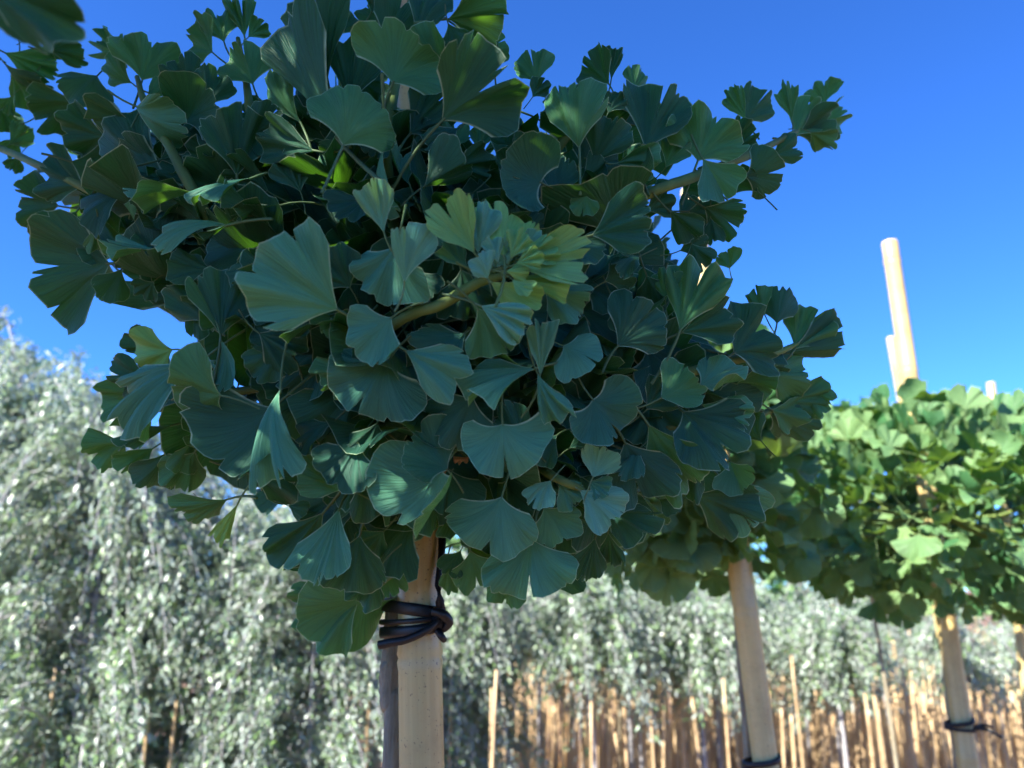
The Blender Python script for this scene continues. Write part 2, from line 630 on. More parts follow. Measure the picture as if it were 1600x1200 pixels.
STY = 'fwcbvrlpwf'
LOD1 = [leaf_data(100 + i, spread=rng.uniform(48, 95), notch=rng.choice([0.05, 0.15, 0.3, 0.45]), style=STY[i % 10], nu=18, nv=5, pet=0.75) for i in range(24)]
LOD2 = [leaf_data(300 + i, spread=rng.uniform(50, 90), notch=rng.choice([0.05, 0.2, 0.35]), style=STY[i % 10], nu=13, nv=4, pet=0.6) for i in range(20)]
LOD3 = [leaf_data(500 + i, spread=rng.uniform(50, 90), notch=0.1, style=STY[i % 10], nu=7, nv=3, pet=0.0) for i in range(12)]
_mc = {}
def lod_mesh(lod, i, mk):
    key = (id(lod), i, mk)
    if key not in _mc:
        V, F, U = lod[i]
        _mc[key] = new_mesh('leaf', V, F, U, LM[mk])
    return _mc[key]

def merged(name, lod, items, mat, parent, origin):
    """items: list of (index, Matrix) -> one mesh of many leaves"""
    VV, FF, UU = [], [], []
    b = 0
    for i, M in items:
        V, F, U = lod[i]
        m = np.array(M)
        W = V @ m[:3, :3].T + m[:3, 3] - np.array(origin)
        VV.append(W)
        FF.append(F + b)
        UU.append(U)
        b += len(V)
    me = new_mesh(name, np.concatenate(VV), np.concatenate(FF), np.concatenate(UU), mat)
    o = obj(name, me, parent)
    o['kind'] = 'stuff'
    return o

# ------------------------------------------------------------------ stakes, trunks, ties
def stake(label, p0, p1, r, nodes=(0.3,), group='bamboo stakes holding the ginkgo trees', name='bamboo_stake'):
    """a round bamboo pole from the ground to p1 (the line p0-p1 is prolonged down to the soil), with raised joints"""
    p0, p1 = Vector(p0), Vector(p1)
    d = (p1 - p0)
    base = p0 + d * ((-0.15 - p0.z) / d.z)
    L = (p1 - base).length
    path = []
    zs = [0.0]
    step = 0.34
    k = 0.21 + (L * 7.3) % 0.2
    joints = []
    while k < L - 0.03:
        joints.append(k)
        k += step
    for j in joints:
        zs += [j - 0.012, j - 0.004, j, j + 0.004, j + 0.012]
    zs.append(L - 0.004)
    zs.append(L)
    for z in zs:
        rr = r
        for j in joints:
            if abs(z - j) < 0.001: rr = r * 0.99
            elif abs(z - j) < 0.006: rr = r * 1.06
        if z == L: rr = r * 0.92
        path.append((0, 0, z, rr))
    V, F, UV = tube_data(path, 20)
    o = obj(name, new_mesh(name, V, F, UV, M_bamboo))
    o.location = base
    o.rotation_mode = 'QUATERNION'
    o.rotation_quaternion = d.to_track_quat('Z', 'Y')
    return tag(o, label, 'stake', group), base, d.normalized(), L

S1a, S1b = atY(659, 1200, 0.78), atY(638, -120, 0.78)
stake('thick pale tan bamboo stake tied to the nearest ginkgo, foremost in the picture', S1a, S1b, 0.0212)
S2a, S2b = atY(1196, 1190, 1.50), atY(1079, 296, 1.50)
stake('half sunlit bamboo stake of the second ginkgo, right of the foremost tree', S2a, S2b, 0.0225)
S3a, S3b = atY(1512, 1190, 2.05), atY(1390, 378, 2.10)
stake('tall bamboo stake rising highest against the blue sky on the right', S3a, S3b, 0.0235)
S4a, S4b = atY(1606, 1100, 2.85), atY(1548, 598, 2.9)
stake('bamboo stake at the right edge, only its short pale tip above the leaves', S4a, S4b, 0.0165)
S5a, S5b = atY(1490, 1100, 3.9), atY(1392, 527, 3.9)
stake('thinner shorter bamboo stake just left of the tallest one', S5a, S5b, 0.023)

# ------------------------------------------------------------------ the nearest ginkgo
T1 = atY(613, 1200, 0.80)
T1.z = 0.0
main = thing('ginkgo_tree', (T1.x, T1.y, 0), 'large shaded ginkgo standard with dark fan leaves, foremost tree in the picture', 'tree', 'ginkgo standards in the row')
O1 = main.location
def px4(x, y, d, r):
    p = at(x, y, d)
    return (p.x, p.y, p.z, r)
def pY4(x, y, Y, r):
    p = atY(x, y, Y)
    return (p.x, p.y, p.z, r)
rt = random.Random(3)
g0 = atY(613, 1200, 0.806)
trunk_pts = [(g0.x - 0.01, g0.y + 0.02, -0.05, 0.010), (g0.x - 0.002, g0.y + 0.005, 0.7, 0.0105), pY4(612, 1190, 0.806, 0.0092), pY4(608, 1100, 0.806, 0.0092), pY4(609, 1050, 0.805, 0.0104), pY4(613, 1000, 0.806, 0.0086), pY4(616, 900, 0.806, 0.0086), pY4(620, 800, 0.806, 0.010), pY4(632, 700, 0.83, 0.013), pY4(640, 600, 0.84, 0.009), pY4(640, 450, 0.84, 0.004)]
tube('trunk', smooth_path(trunk_pts, 12), M_bark, main, 14, 0.07, rt, O1)
# knot on the trunk
def blob(name, c, r, mat, parent, origin, seed=1, sq=(1, 1, 1)):
    q = random.Random(seed)
    V, F = [], []
    n, m = 8, 10
    for i in range(n + 1):
        th = math.pi * i / n
        for k in range(m):
            an = 2 * math.pi * k / m
            f = 1 + q.uniform(-0.16, 0.16)
            V.append((c[0] - origin[0] + r * sq[0] * f * math.sin(th) * math.cos(an), c[1] - origin[1] + r * sq[1] * f * math.sin(th) * math.sin(an), c[2] - origin[2] + r * sq[2] * f * math.cos(th)))
    for i in range(n):
        for k in range(m):
            F.append((i * m + k, i * m + (k + 1) % m, (i + 1) * m + (k + 1) % m, (i + 1) * m + k))
    return obj(name, new_mesh(name, V, F, None, mat), parent)
kn = atY(604, 1046, 0.800)
blob('trunk_knot', kn, 0.006, M_bark, main, O1, 4, (1, 1, 1.5))

def dep(x, y):
    rr = min(1.0, math.hypot((x - 680) / 680, (y - 480) / 640))
    return 0.80 - 0.27 * math.sqrt(1 - rr * rr)

# twigs of the foremost crown: image track, layer, radius (m)
def twig(pts, name='branch'):
    path = [px4(x, y, dep(x, y) + l * 0.03, r) for x, y, l, r in pts]
    return tube(name, smooth_path(path, 6), M_twig, main, 8, 0.11, rt, O1)
shoot_c = twig([(520, 590, 4, 0.0042), (618, 505, 0.3, 0.0040), (690, 475, -0.2, 0.0040), (750, 440, -0.5, 0.0037), (792, 428, -0.7, 0.0026), (806, 412, -0.8, 0.0012)], 'young_shoot')
shoot_l = twig([(800, 700, 3, 0.0035), (866, 745, 0.0, 0.0034), (905, 762, -0.2, 0.0026), (914, 768, -0.3, 0.0012)], 'young_shoot')
twig([(420, 470, 5, 0.006), (350, 380, 2.5, 0.0048), (308, 310, 0.8, 0.0046), (262, 225, 0.4, 0.0042), (228, 165, 0.2, 0.0032), (214, 120, 0.2, 0.002)])
twig([(230, 340, 3, 0.005), (75, 265, 0.6, 0.0040), (0, 232, 0.3, 0.0036), (-60, 215, 0.3, 0.002)])
twig([(640, 520, 6, 0.006), (606, 280, 2.0, 0.0055), (604, 205, 1.4, 0.0050), (640, 20, 1.2, 0.0044), (650, -40, 1.2, 0.003)])
twig([(700, 560, 7, 0.006), (860, 400, 4, 0.0055), (995, 312, 1.0, 0.0045), (1080, 278, 0.6, 0.0042), (1180, 238, 0.5, 0.0035), (1245, 205, 0.4, 0.0022)])
twig([(760, 620, 7, 0.006), (900, 620, 4, 0.005), (1040, 590, 1.5, 0.0042), (1150, 562, 1.0, 0.0040), (1210, 552, 0.9, 0.0030), (1250, 535, 0.9, 0.0016)])
twig([(760, 680, 7, 0.006), (900, 690, 4, 0.005), (1040, 668, 2.0, 0.0040), (1180, 650, 1.5, 0.003), (1230, 625, 1.5, 0.002)])
twig([(620, 620, 7, 0.006), (520, 600, 4, 0.0045), (380, 610, 2.0, 0.0035), (250, 640, 2, 0.0026)])
twig([(640, 640, 7, 0.006), (480, 500, 5, 0.005), (330, 430, 3, 0.004), (190, 415, 2.0, 0.0026)])
twig([(640, 720, 7, 0.0055), (560, 800, 4, 0.004), (520, 800, 3, 0.003)])
twig([(640, 700, 7, 0.0055), (720, 740, 4, 0.004), (830, 800, 2.5, 0.003)])
twig([(560, 430, 7, 0.005), (470, 300, 4, 0.0042), (400, 200, 2.5, 0.004), (385, 130, 2, 0.003), (372, 60, 2, 0.002)])
twig([(700, 480, 7, 0.005), (800, 330, 4, 0.0042), (880, 220, 2.5, 0.004), (940, 130, 2, 0.003)])

# each leaf: stalk end x,y -> middle of the outer margin x,y, layer, half spread, roll (180 = underside seen), notch, shape, colour
H = [
 # upper left
 (332,82,296,48,1.5,52,180,.15,'f','m'),(350,66,338,18,1.5,46,170,.2,'f','m'),(382,58,374,-6,1.6,26,180,.35,'f','m'),(388,58,413,34,1.4,42,180,.25,'f','m'),
 (395,132,378,70,1.2,62,175,.3,'w','m'),(222,126,240,58,.2,66,180,.12,'f','m'),(206,130,164,92,.3,46,160,.2,'c','m'),(182,82,150,58,.6,40,180,.1,'f','m'),
 (190,88,186,56,.8,40,180,.1,'f','m'),(152,118,116,162,.0,58,0,.1,'b','d'),(122,160,58,190,.9,52,180,.25,'f','d'),(166,214,98,212,.5,62,190,.12,'w','d'),
 (224,206,138,184,.4,42,150,.1,'f','d'),(262,282,152,238,.6,46,190,.2,'p','d'),(212,166,288,192,-.3,38,60,.1,'b','m'),(288,192,334,138,.6,60,55,.1,'v','d'),
 (322,168,340,108,1.0,48,180,.15,'f','d'),(470,192,426,106,.6,30,160,.1,'c','m'),(302,146,274,90,1.0,46,180,.1,'f','d'),(370,276,374,168,.6,46,185,.3,'f','d'),
 (392,214,432,166,.8,42,170,.2,'f','d'),(492,236,408,212,.4,32,200,.15,'f','d'),(92,322,24,308,.8,60,180,.3,'w','d'),(132,292,70,256,1.0,52,180,.15,'f','d'),
 (196,300,126,342,.4,46,20,.15,'f','d'),(306,302,202,306,-.2,34,55,.1,'f','m'),(394,278,308,316,.2,34,50,.1,'f','m'),(120,330,78,385,1.2,52,160,.1,'f','d'),
 (440,320,368,344,.8,42,30,.1,'f','d'),(360,344,306,372,.5,32,40,.1,'f','d'),(14,226,50,204,1.0,46,180,.1,'f','m'),(0,165,22,205,1.0,50,160,.1,'f','d'),
 (30,245,18,268,1.2,46,180,.1,'f','d'),(228,160,262,118,.5,20,150,.0,'v','m'),(110,252,190,280,1.3,52,170,.1,'f','d'),(250,250,330,226,1.4,52,170,.1,'f','d'),
 (320,300,250,262,1.5,50,180,.1,'f','d'),(330,250,296,190,1.4,55,180,.1,'f','d'),(420,300,350,262,1.3,55,170,.2,'f','d'),(470,300,448,242,1.2,50,20,.1,'f','d'),
 (210,345,195,320,.1,40,60,.0,'v','m'),(60,180,92,150,1.3,50,180,.2,'f','m'),(30,215,8,240,1.3,40,180,.2,'f','m'),
 # leaves of the left edge
 (6,82,86,116,.2,38,170,.1,'f','d'),(6,96,72,142,.4,32,200,.1,'c','d'),(16,112,46,168,.6,40,180,.3,'f','m'),(76,78,128,74,.8,52,180,.1,'f','d'),
 (30,62,24,14,.8,46,180,.2,'f','d'),(40,60,62,40,.7,40,170,.1,'f','m'),(70,95,100,60,1.0,40,180,.1,'f','d'),(20,150,4,175,.8,40,180,.1,'f','m'),
 # top middle
 (512,126,484,-22,-1.2,36,175,.2,'p','d'),(532,222,422,88,-1.0,34,140,.1,'v','d'),(536,228,572,146,-1.4,72,170,.1,'c','d'),(545,168,562,62,.0,34,180,.2,'p','d'),
 (613,130,652,48,-1.4,80,185,.12,'b','d'),(690,189,796,92,-1.2,56,180,.42,'f','d'),(652,64,690,-6,-.6,36,10,.1,'b','d'),(700,30,792,22,-.8,56,200,.2,'w','d'),
 (700,36,716,84,-.6,46,180,.2,'f','d'),(744,86,790,58,1.2,50,180,.2,'f','m'),(840,131,828,78,1.4,48,180,.45,'f','m'),(832,152,852,124,1.3,50,190,.2,'f','d'),
 (574,308,520,338,.4,62,5,.1,'p','d'),(600,364,580,284,-1.2,30,10,.15,'f','t'),(604,220,616,332,.0,30,60,.1,'b','d'),(640,288,622,232,.2,46,40,.1,'c','d'),
 (662,292,730,250,.0,44,200,.1,'v','d'),(706,262,768,246,.8,36,180,.1,'f','d'),(704,234,716,196,1.8,40,180,.2,'f','m'),(748,236,752,198,1.6,40,180,.1,'f','m'),
 (846,286,786,250,.2,118,0,.08,'c','d'),(862,300,880,250,.6,60,0,.1,'c','d'),(600,210,572,240,1.2,50,0,.1,'f','d'),(560,250,500,262,1.5,50,180,.1,'f','d'),
 (520,60,540,10,1.0,40,180,.1,'f','d'),(600,40,575,0,.6,50,180,.1,'f','d'),(660,90,690,60,.6,46,180,.2,'f','d'),(560,120,600,150,1.0,50,170,.1,'f','d'),
 (770,110,745,60,1.0,40,180,.2,'f','d'),(640,230,690,205,1.4,40,160,.1,'f','d'),(740,300,700,330,1.0,50,0,.1,'f','d'),(600,300,640,330,1.2,46,0,.1,'f','d'),
 (706,118,640,66,-.3,56,180,.15,'f','d'),(598,70,656,14,-.2,54,180,.2,'w','d'),(690,24,640,-16,-.1,56,180,.1,'f','d'),(640,210,700,150,1.0,44,170,.2,'f','d'),(580,20,600,-30,.2,46,180,.2,'f','d'),(716,200,668,232,.6,50,10,.1,'f','d'),
 # upper right
 (905,232,900,128,-.4,44,175,.1,'c','m'),(952,132,918,84,.8,50,180,.2,'f','d'),(955,125,962,74,1.0,20,180,.1,'f','d'),(990,140,1000,106,1.0,50,180,.15,'f','m'),
 (950,176,966,144,.6,50,180,.1,'f','d'),(1008,234,1042,134,.2,42,180,.4,'f','d'),(1090,252,1120,174,-.2,72,180,.15,'f','d'),(1165,188,1140,140,.5,26,180,.1,'f','m'),
 (1162,192,1198,142,.4,42,180,.4,'f','d'),(1238,188,1226,132,.6,26,180,.1,'f','m'),(1288,162,1284,124,.5,60,180,.2,'w','m'),(1244,212,1268,158,.3,40,180,.2,'f','d'),
 (1246,212,1308,186,.2,44,185,.15,'w','d'),(1266,206,1300,230,.3,44,170,.2,'f','m'),(1204,246,1248,226,.6,40,170,.1,'f','d'),(1164,276,1226,264,.2,68,180,.4,'f','d'),
 (1098,248,1136,308,.0,42,30,.1,'v','d'),(1100,324,1154,360,.3,44,180,.3,'f','d'),(1046,330,1090,372,.6,40,180,.1,'f','d'),(928,256,962,184,.5,42,10,.1,'f','d'),
 (962,256,1030,250,.2,36,50,.1,'f','m'),(915,304,908,338,.4,70,180,.45,'f','m'),(924,368,1018,340,-.3,44,10,.1,'f','d'),(1040,262,1070,220,1.2,46,0,.1,'f','m'),
 (1130,250,1180,200,.9,40,180,.2,'f','d'),(1270,200,1320,175,.5,36,180,.2,'f','m'),(1020,200,1000,150,1.0,40,180,.1,'f','d'),(880,180,850,160,1.0,50,180,.1,'f','d'),
 (900,290,950,262,1.0,46,180,.1,'f','d'),(800,230,780,190,1.2,50,180,.1,'f','d'),(1185,300,1150,270,1.0,40,180,.1,'f','d'),(1075,330,1130,330,.8,44,180,.1,'f','d'),
 (940,310,900,280,1.0,50,170,.1,'f','d'),(1010,330,1050,300,1.0,50,180,.1,'f','d'),(1110,340,1115,380,.8,40,180,.1,'f','d'),(1058,352,1098,318,1.6,40,180,.2,'f','d'),(1062,392,1104,372,1.2,50,180,.2,'f','d'),(1120,300,1078,276,1.5,44,180,.2,'f','d'),
 # left middle
 (172,412,48,418,.3,58,180,.25,'f','d'),(190,420,164,468,.6,46,180,.2,'f','d'),(152,352,142,394,.4,20,160,.0,'v','m'),(258,392,168,388,.0,34,50,.1,'f','d'),
 (356,352,252,386,-.2,24,55,.0,'b','m'),(240,440,218,462,1.0,60,180,.1,'f','d'),(320,502,262,450,.6,40,180,.1,'f','d'),(345,526,352,426,.2,46,5,.15,'p','d'),
 (345,530,348,612,.0,28,50,.1,'c','d'),(236,546,196,520,1.0,50,180,.1,'f','d'),(270,546,212,556,.5,62,180,.1,'f','y'),(236,590,172,584,.8,48,180,.25,'f','d'),  # lime row: backlit glow put into the leaf colour
 (238,626,168,648,.8,50,180,.2,'f','m'),(312,566,198,664,-.4,36,25,.1,'b','d'),(346,618,262,606,-1.0,72,170,.15,'f','m'),(270,664,184,694,-.1,34,30,.1,'r','d'),
 (196,694,140,718,.9,46,180,.2,'f','m'),(428,636,334,728,-.3,82,10,.1,'c','d'),(438,608,442,752,-.6,20,50,.0,'b','d'),(305,706,268,764,.9,48,180,.1,'f','m'),
 (356,780,284,804,.3,34,170,.1,'p','m'),(372,786,344,850,.2,18,160,.0,'v','y'),(262,706,226,760,.8,42,180,.1,'f','d'),(240,700,188,734,.8,40,180,.2,'f','m'),  # folded lime leaf: light shining through is painted as its colour
 (300,690,282,740,1.2,40,180,.1,'f','m'),(330,420,262,408,.8,50,0,.1,'f','d'),(420,420,360,440,1.0,50,0,.1,'f','d'),(460,560,420,500,1.0,54,0,.1,'f','d'),
 (404,520,470,560,.6,50,170,.1,'f','d'),(450,790,480,800,.8,40,20,.1,'f','d'),(390,740,470,760,.8,44,170,.2,'f','d'),(310,780,320,800,1.5,50,180,.1,'f','m'),
 (300,470,330,520,1.2,50,180,.1,'f','d'),(250,600,230,560,1.2,50,180,.1,'f','m'),(470,480,400,470,1.0,44,0,.1,'f','d'),(440,540,400,590,.8,44,0,.1,'f','d'),
 # centre
 (528,484,396,408,-1.2,46,8,.06,'b','m'),(548,450,502,392,-.1,58,0,.1,'f','d'),(618,384,588,470,-.6,68,10,.06,'f','d'),(632,442,630,354,-1.0,38,40,.1,'v','t'),
 (612,496,556,550,-.8,68,12,.08,'l','m'),(634,548,722,596,-.6,34,15,.08,'b','m'),(510,496,450,530,.3,30,45,.1,'f','d'),(530,500,504,520,.2,40,20,.1,'f','m'),
 (606,564,560,648,-.2,84,0,.3,'f','d'),(728,520,660,566,.4,56,0,.1,'f','d'),(836,576,728,616,-.1,44,5,.1,'f','d'),(648,420,672,468,.3,50,0,.1,'f','d'),
 (700,390,676,345,.3,50,0,.1,'f','m'),(560,570,500,600,.4,40,160,.1,'f','m'),(720,420,740,500,.4,56,160,.1,'f','d'),(470,430,440,490,.8,50,10,.1,'f','d'),
 (820,470,800,510,.4,50,160,.1,'f','d'),
 # right of centre
 (850,450,908,492,.1,42,10,.1,'f','d'),(844,588,846,502,-.6,24,40,.1,'r','m'),(840,584,880,656,-.8,24,20,.0,'b','m'),(880,540,932,572,.0,76,5,.3,'f','d'),
 (964,542,1024,478,.1,56,180,.2,'p','d'),(1062,518,1098,412,-.1,36,178,.22,'f','m'),(1064,520,1146,492,-.2,36,180,.1,'f','d'),(1146,552,1204,508,.2,74,180,.2,'f','d'),
 (1196,494,1178,450,1.0,40,180,.3,'f','m'),(1214,506,1220,448,.6,50,180,.1,'v','d'),(1242,546,1280,484,.5,46,180,.3,'f','m'),(1228,552,1322,544,.2,40,180,.2,'v','d'),
 (926,624,976,676,-.5,104,0,.28,'f','d'),(1032,622,1088,586,-.4,54,150,.05,'b','d'),(1092,604,1160,574,-.3,72,8,.1,'r','m'),(1096,632,1172,658,-.1,36,20,.1,'f','d'),
 (1066,642,1148,718,-.2,62,5,.22,'f','d'),(1196,586,1268,584,.4,40,165,.1,'v','m'),(1232,630,1296,620,.5,42,180,.15,'f','m'),(1206,640,1256,655,.7,40,180,.1,'f','m'),
 (1202,645,1272,682,.6,36,170,.1,'v','d'),(885,380,940,398,.4,52,0,.1,'f','d'),(945,440,990,420,.6,50,180,.1,'f','d'),(1010,430,1030,480,.8,50,180,.1,'f','d'),
 (1010,640,1050,600,.6,50,180,.1,'f','d'),(960,470,990,520,.8,50,0,.1,'f','d'),(1040,470,1040,420,.6,40,180,.1,'f','m'),(1140,420,1135,390,.8,50,180,.1,'f','m'),
 (1150,600,1210,610,.9,50,180,.1,'f','m'),(1190,690,1160,650,1.0,50,180,.1,'f','d'),(1240,590,1280,650,.9,40,170,.1,'f','m'),(1000,400,960,420,.6,50,10,.1,'f','d'),
 (1160,560,1230,575,.8,40,170,.1,'v','d'),(1080,380,1100,420,1.0,50,180,.2,'f','d'),
 # lower right
 (976,690,1014,784,.0,52,5,.3,'f','d'),(1012,662,1080,764,-.1,40,170,.1,'f','d'),(1082,772,1180,812,.1,38,195,.2,'f','d'),(1120,740,1178,822,.3,36,20,.3,'f','m'),
 (785,662,792,744,-.5,98,0,.45,'f','m'),(740,620,690,690,.1,74,0,.1,'f','d'),(850,792,882,848,.1,62,5,.1,'f','d'),(942,790,1022,832,.3,44,5,.1,'f','d'),
 (930,840,914,905,.5,36,170,.1,'p','d'),(950,832,958,884,.4,30,180,.1,'f','d'),(1000,700,960,740,.5,50,0,.1,'f','d'),(890,700,940,670,.6,50,0,.1,'f','d'),
 (1030,780,1060,800,.8,50,0,.1,'f','d'),(1085,715,1070,780,.2,34,170,.1,'f','d'),(1140,720,1160,770,.6,50,20,.1,'v','m'),(870,680,830,720,.6,40,0,.1,'f','d'),
 (690,735,630,832,-.4,106,0,.22,'f','d'),(700,735,640,680,.1,70,0,.1,'f','d'),(784,776,760,868,-.7,74,2,.2,'f','m'),(832,842,826,936,-.5,72,0,.35,'f','m'),
 (790,885,780,944,.4,44,180,.1,'f','m'),(820,690,770,650,.5,60,0,.1,'f','d'),
 # lower left
 (506,800,438,884,.4,34,180,.3,'f','d'),(530,794,492,908,.0,36,15,.2,'p','m'),(562,836,544,926,.6,52,180,.05,'f','d'),(590,890,556,944,.9,46,180,.1,'f','d'),
 (580,930,520,1016,2.6,80,175,.3,'f','m'),(560,940,478,990,2.9,50,180,.2,'f','m'),(590,856,598,938,4.0,40,180,.1,'f','m'),(544,764,466,732,.3,52,10,.1,'p','d'),(560,690,520,760,.4,60,0,.1,'p','d'),
 (560,740,600,800,.6,50,160,.1,'f','d'),(590,660,570,720,.7,50,160,.1,'f','d'),(520,660,470,700,.8,50,0,.1,'f','d'),(700,880,706,926,3.0,34,180,.1,'f','m'),
 (735,860,748,922,2.0,52,180,.3,'f','m'),(720,860,700,900,2.4,50,180,.1,'f','d'),(600,830,570,860,2.4,50,180,.1,'f','m'),(540,920,470,965,3.4,42,180,.15,'f','m'),
]
hero_n = 0
seen_boxes = []
def hero(row, parent, seed):
    bx, by, tx, ty, lay, spr, roll, notch, sty, mk = row
    q = random.Random(seed)
    d = dep((bx + tx) / 2, (by + ty) / 2) + lay * 0.03
    B = at(bx, by, d)
    plen = math.hypot(tx - bx, ty - by) / FPX * d
    under = 90 < (roll % 360) < 270
    dd = q.uniform(-0.55, 0.15) * plen if not under else q.uniform(-0.15, 0.5) * plen
    T = at(tx, ty, d + dd)
    V, F, U = leaf_data(seed, spr, notch, sty, nu=26, nv=8, extra=q.choice([1, 2, 3, 4]), pet=q.uniform(0.5, 0.9), pr=min(0.02, 0.0011 / plen))
    o = bpy.data.objects.new('leaf', new_mesh('leaf', V, F, U, LM[mk]))
    col.objects.link(o)
    hint = (CAM - B).normalized() + Vector((-0.15, 0, -0.55 if under else 0.75)) * q.uniform(0.3, 1.2)
    place(o, parent, basis(B, T - B, hint, R(roll) + q.uniform(-0.35, 0.35), (T - B).length))
    return o

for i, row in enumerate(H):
    if row[9] == 'd' and row[4] < 0.35 and (i * 7) % 5 < 2:      # outer leaves paler: lit-against-dark crown contrast put into colour
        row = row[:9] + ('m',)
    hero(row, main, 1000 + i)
# leaves of the two bright young shoots
HC = [
 (742,396,690,316,-.8,34,-35,.2,'v','y'),(747,396,742,320,-.7,40,10,.2,'f','t'),(788,402,772,314,-1.0,42,190,.2,'v','y'),(762,436,744,398,-1.2,52,10,.05,'f','t'),
 (812,392,838,350,-.8,34,170,.2,'v','y'),(766,440,838,488,-1.2,32,165,.2,'b','y'),(746,482,792,548,-.8,54,170,.15,'f','m'),(752,478,824,512,-.9,26,30,.1,'b','t'),
 (800,416,912,402,-1.0,32,40,.2,'v','y'),(800,430,888,446,-.9,24,120,.3,'w','y'),(806,400,850,372,-.7,40,20,.2,'f','t'),(730,420,700,372,-.3,46,20,.1,'f','m'),
 (770,420,800,380,-.5,36,0,.2,'f','t'),(798,404,820,362,-1.1,40,20,.25,'w','y'),(806,412,846,396,-1.2,36,30,.2,'w','y'),(790,424,826,424,-1.2,34,160,.25,'v','y'),(778,410,764,372,-1.1,40,10,.25,'w','t'),(800,436,830,456,-1.2,36,20,.25,'c','y'),(812,404,872,384,-1.0,30,60,.2,'w','y'),(790,440,828,470,-.6,36,170,.2,'c','y'),
]
for i, row in enumerate(HC):
    hero(row, shoot_c, 2000 + i)
HL = [(926,746,946,700,-.7,60,8,.1,'c','t'),(906,766,966,812,-.8,46,5,.12,'f','t'),(862,750,828,792,-.6,56,5,.2,'f','t'),(872,752,905,785,-.2,50,10,.1,'f','m'),(920,752,950,772,-.4,50,0,.1,'f','m')]
for i, row in enumerate(HL):
    hero(row, shoot_l, 2100 + i)
hero((700, 735, 688, 738, .4, 60, 20, .3, 'w', 'b'), main, 2201)
hero((735, 715, 712, 722, .6, 50, 20, .3, 'w', 'b'), main, 2202)

# leaves inside and at the back of the crown
FILL = [(130,215),(260,200),(400,215),(480,140),(560,110),(640,190),(720,230),(820,190),(1000,190),(1050,270),(1010,330),(1080,440),(1050,490),(1140,560),(1190,620),(1160,680),(1080,770),(960,850),(850,890),(720,850),(600,900),(530,890),(440,770),(330,740),(260,650),(340,540),(250,430),(120,400),(90,300)]
items = []
fq = random.Random(11)
cand = 0
while len(items) < 620 and cand < 14000:
    cand += 1
    x, y = fq.uniform(60, 1220), fq.uniform(100, 920)
    if not in_poly(x, y, FILL):
        continue
    d0 = dep(x, y)
    d = fq.uniform(d0 + 0.05, max(d0 + 0.09, 1.0 - 0.0))
    s = fq.uniform(0.045, 0.072)
    B = at(x, y, d)
    C = at(680, 480, 0.82)
    o = (B - C)
    o.z *= 0.8
    dirv = (o.normalized() * 1.0 + Vector((fq.gauss(0, .45), fq.gauss(0, .45), fq.gauss(0.15, .45)))).normalized()
    T = B + dirv * s
    a = proj(T)
    if a is None or not in_poly(a[0], a[1], FILL):
        continue
    up = Vector((fq.gauss(0, .4), fq.gauss(-.2, .4), 0.8))
    items.append((fq.randrange(24), basis(B, dirv, up, fq.uniform(-.6, .6), s), a[2]))
# a middle layer just behind the outer leaves, spread like them
mid = []
while len(mid) < 105:
    x, y = fq.uniform(110, 1170), fq.uniform(170, 890)
    if not in_poly(x, y, FILL):
        continue
    if min([math.hypot(x - m[0], y - m[1]) for m in mid] or [999]) < 45:
        cand += 1
        if cand % 7:
            continue
    d = dep(x, y) + fq.uniform(0.055, 0.13)
    an = math.atan2(y - 470, x - 660) + fq.gauss(0, 0.8)
    L_ = fq.uniform(70, 120)
    B, T = at(x, y, d), at(x + L_ * math.cos(an), y + L_ * math.sin(an), d + fq.uniform(-0.03, 0.03))
    a = proj(T)
    if not in_poly(a[0], a[1], FILL):
        continue
    und = y < 330 and fq.random() < 0.7
    hint = (CAM - B).normalized() * (-1 if und else 1) + Vector((fq.gauss(0, .3), 0, 0.6))
    mid.append((x, y))
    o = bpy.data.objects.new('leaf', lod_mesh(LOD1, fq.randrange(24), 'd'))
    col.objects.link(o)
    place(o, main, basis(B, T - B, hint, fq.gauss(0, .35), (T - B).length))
items.sort(key=lambda t: t[2])
for i, M, _ in items[:0]:
    o = bpy.data.objects.new('leaf', lod_mesh(LOD1, i, 'd'))
    col.objects.link(o)
    place(o, main, M)
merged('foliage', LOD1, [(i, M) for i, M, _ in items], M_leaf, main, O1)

# ------------------------------------------------------------------ rubber tie on the nearest stake
def torus_path(c, ax, rx, ry, n, tilt, r, x0=0):
    out = []
    for k in range(n + 1):
        an = 2 * math.pi * k / n
        out.append((c[0] + rx * math.cos(an), c[1] + ry * math.sin(an), c[2] + tilt * math.cos(an), r))
    return out

def ribbon(name, path, w, th, mat, parent, origin):
    """a flat strap along path (x,y,z): width w upright, thickness th"""
    V, F = [], []
    n = len(path)
    for i in range(n):
        p = Vector(path[i][:3]) - Vector(origin)
        a, b = Vector(path[max(i - 1, 0)][:3]), Vector(path[min(i + 1, n - 1)][:3])
        t = (b - a).normalized()
        up = Vector((0, 0, 1)) - t * t.z
        if up.length < 0.2:
            up = Vector((1, 0, 0)) - t * t.x
        up.normalize()
        s = t.cross(up)
        ww = path[i][3] if len(path[i]) > 3 else w
        for k in range(8):
            an = 2 * math.pi * k / 8 + math.pi / 8
            V.append(p + up * (ww / 2 * math.cos(an) * 1.05) + s * (th / 2 * math.sin(an)))
    for i in range(n - 1):
        for k in range(8):
            a = i * 8 + k
            b = i * 8 + (k + 1) % 8
            F.append((a, b, b + 8, a + 8))
    F.append(tuple(range(7, -1, -1)))
    F.append(tuple((n - 1) * 8 + k for k in range(8)))
    return obj(name, new_mesh(name, V, F, None, mat), parent)

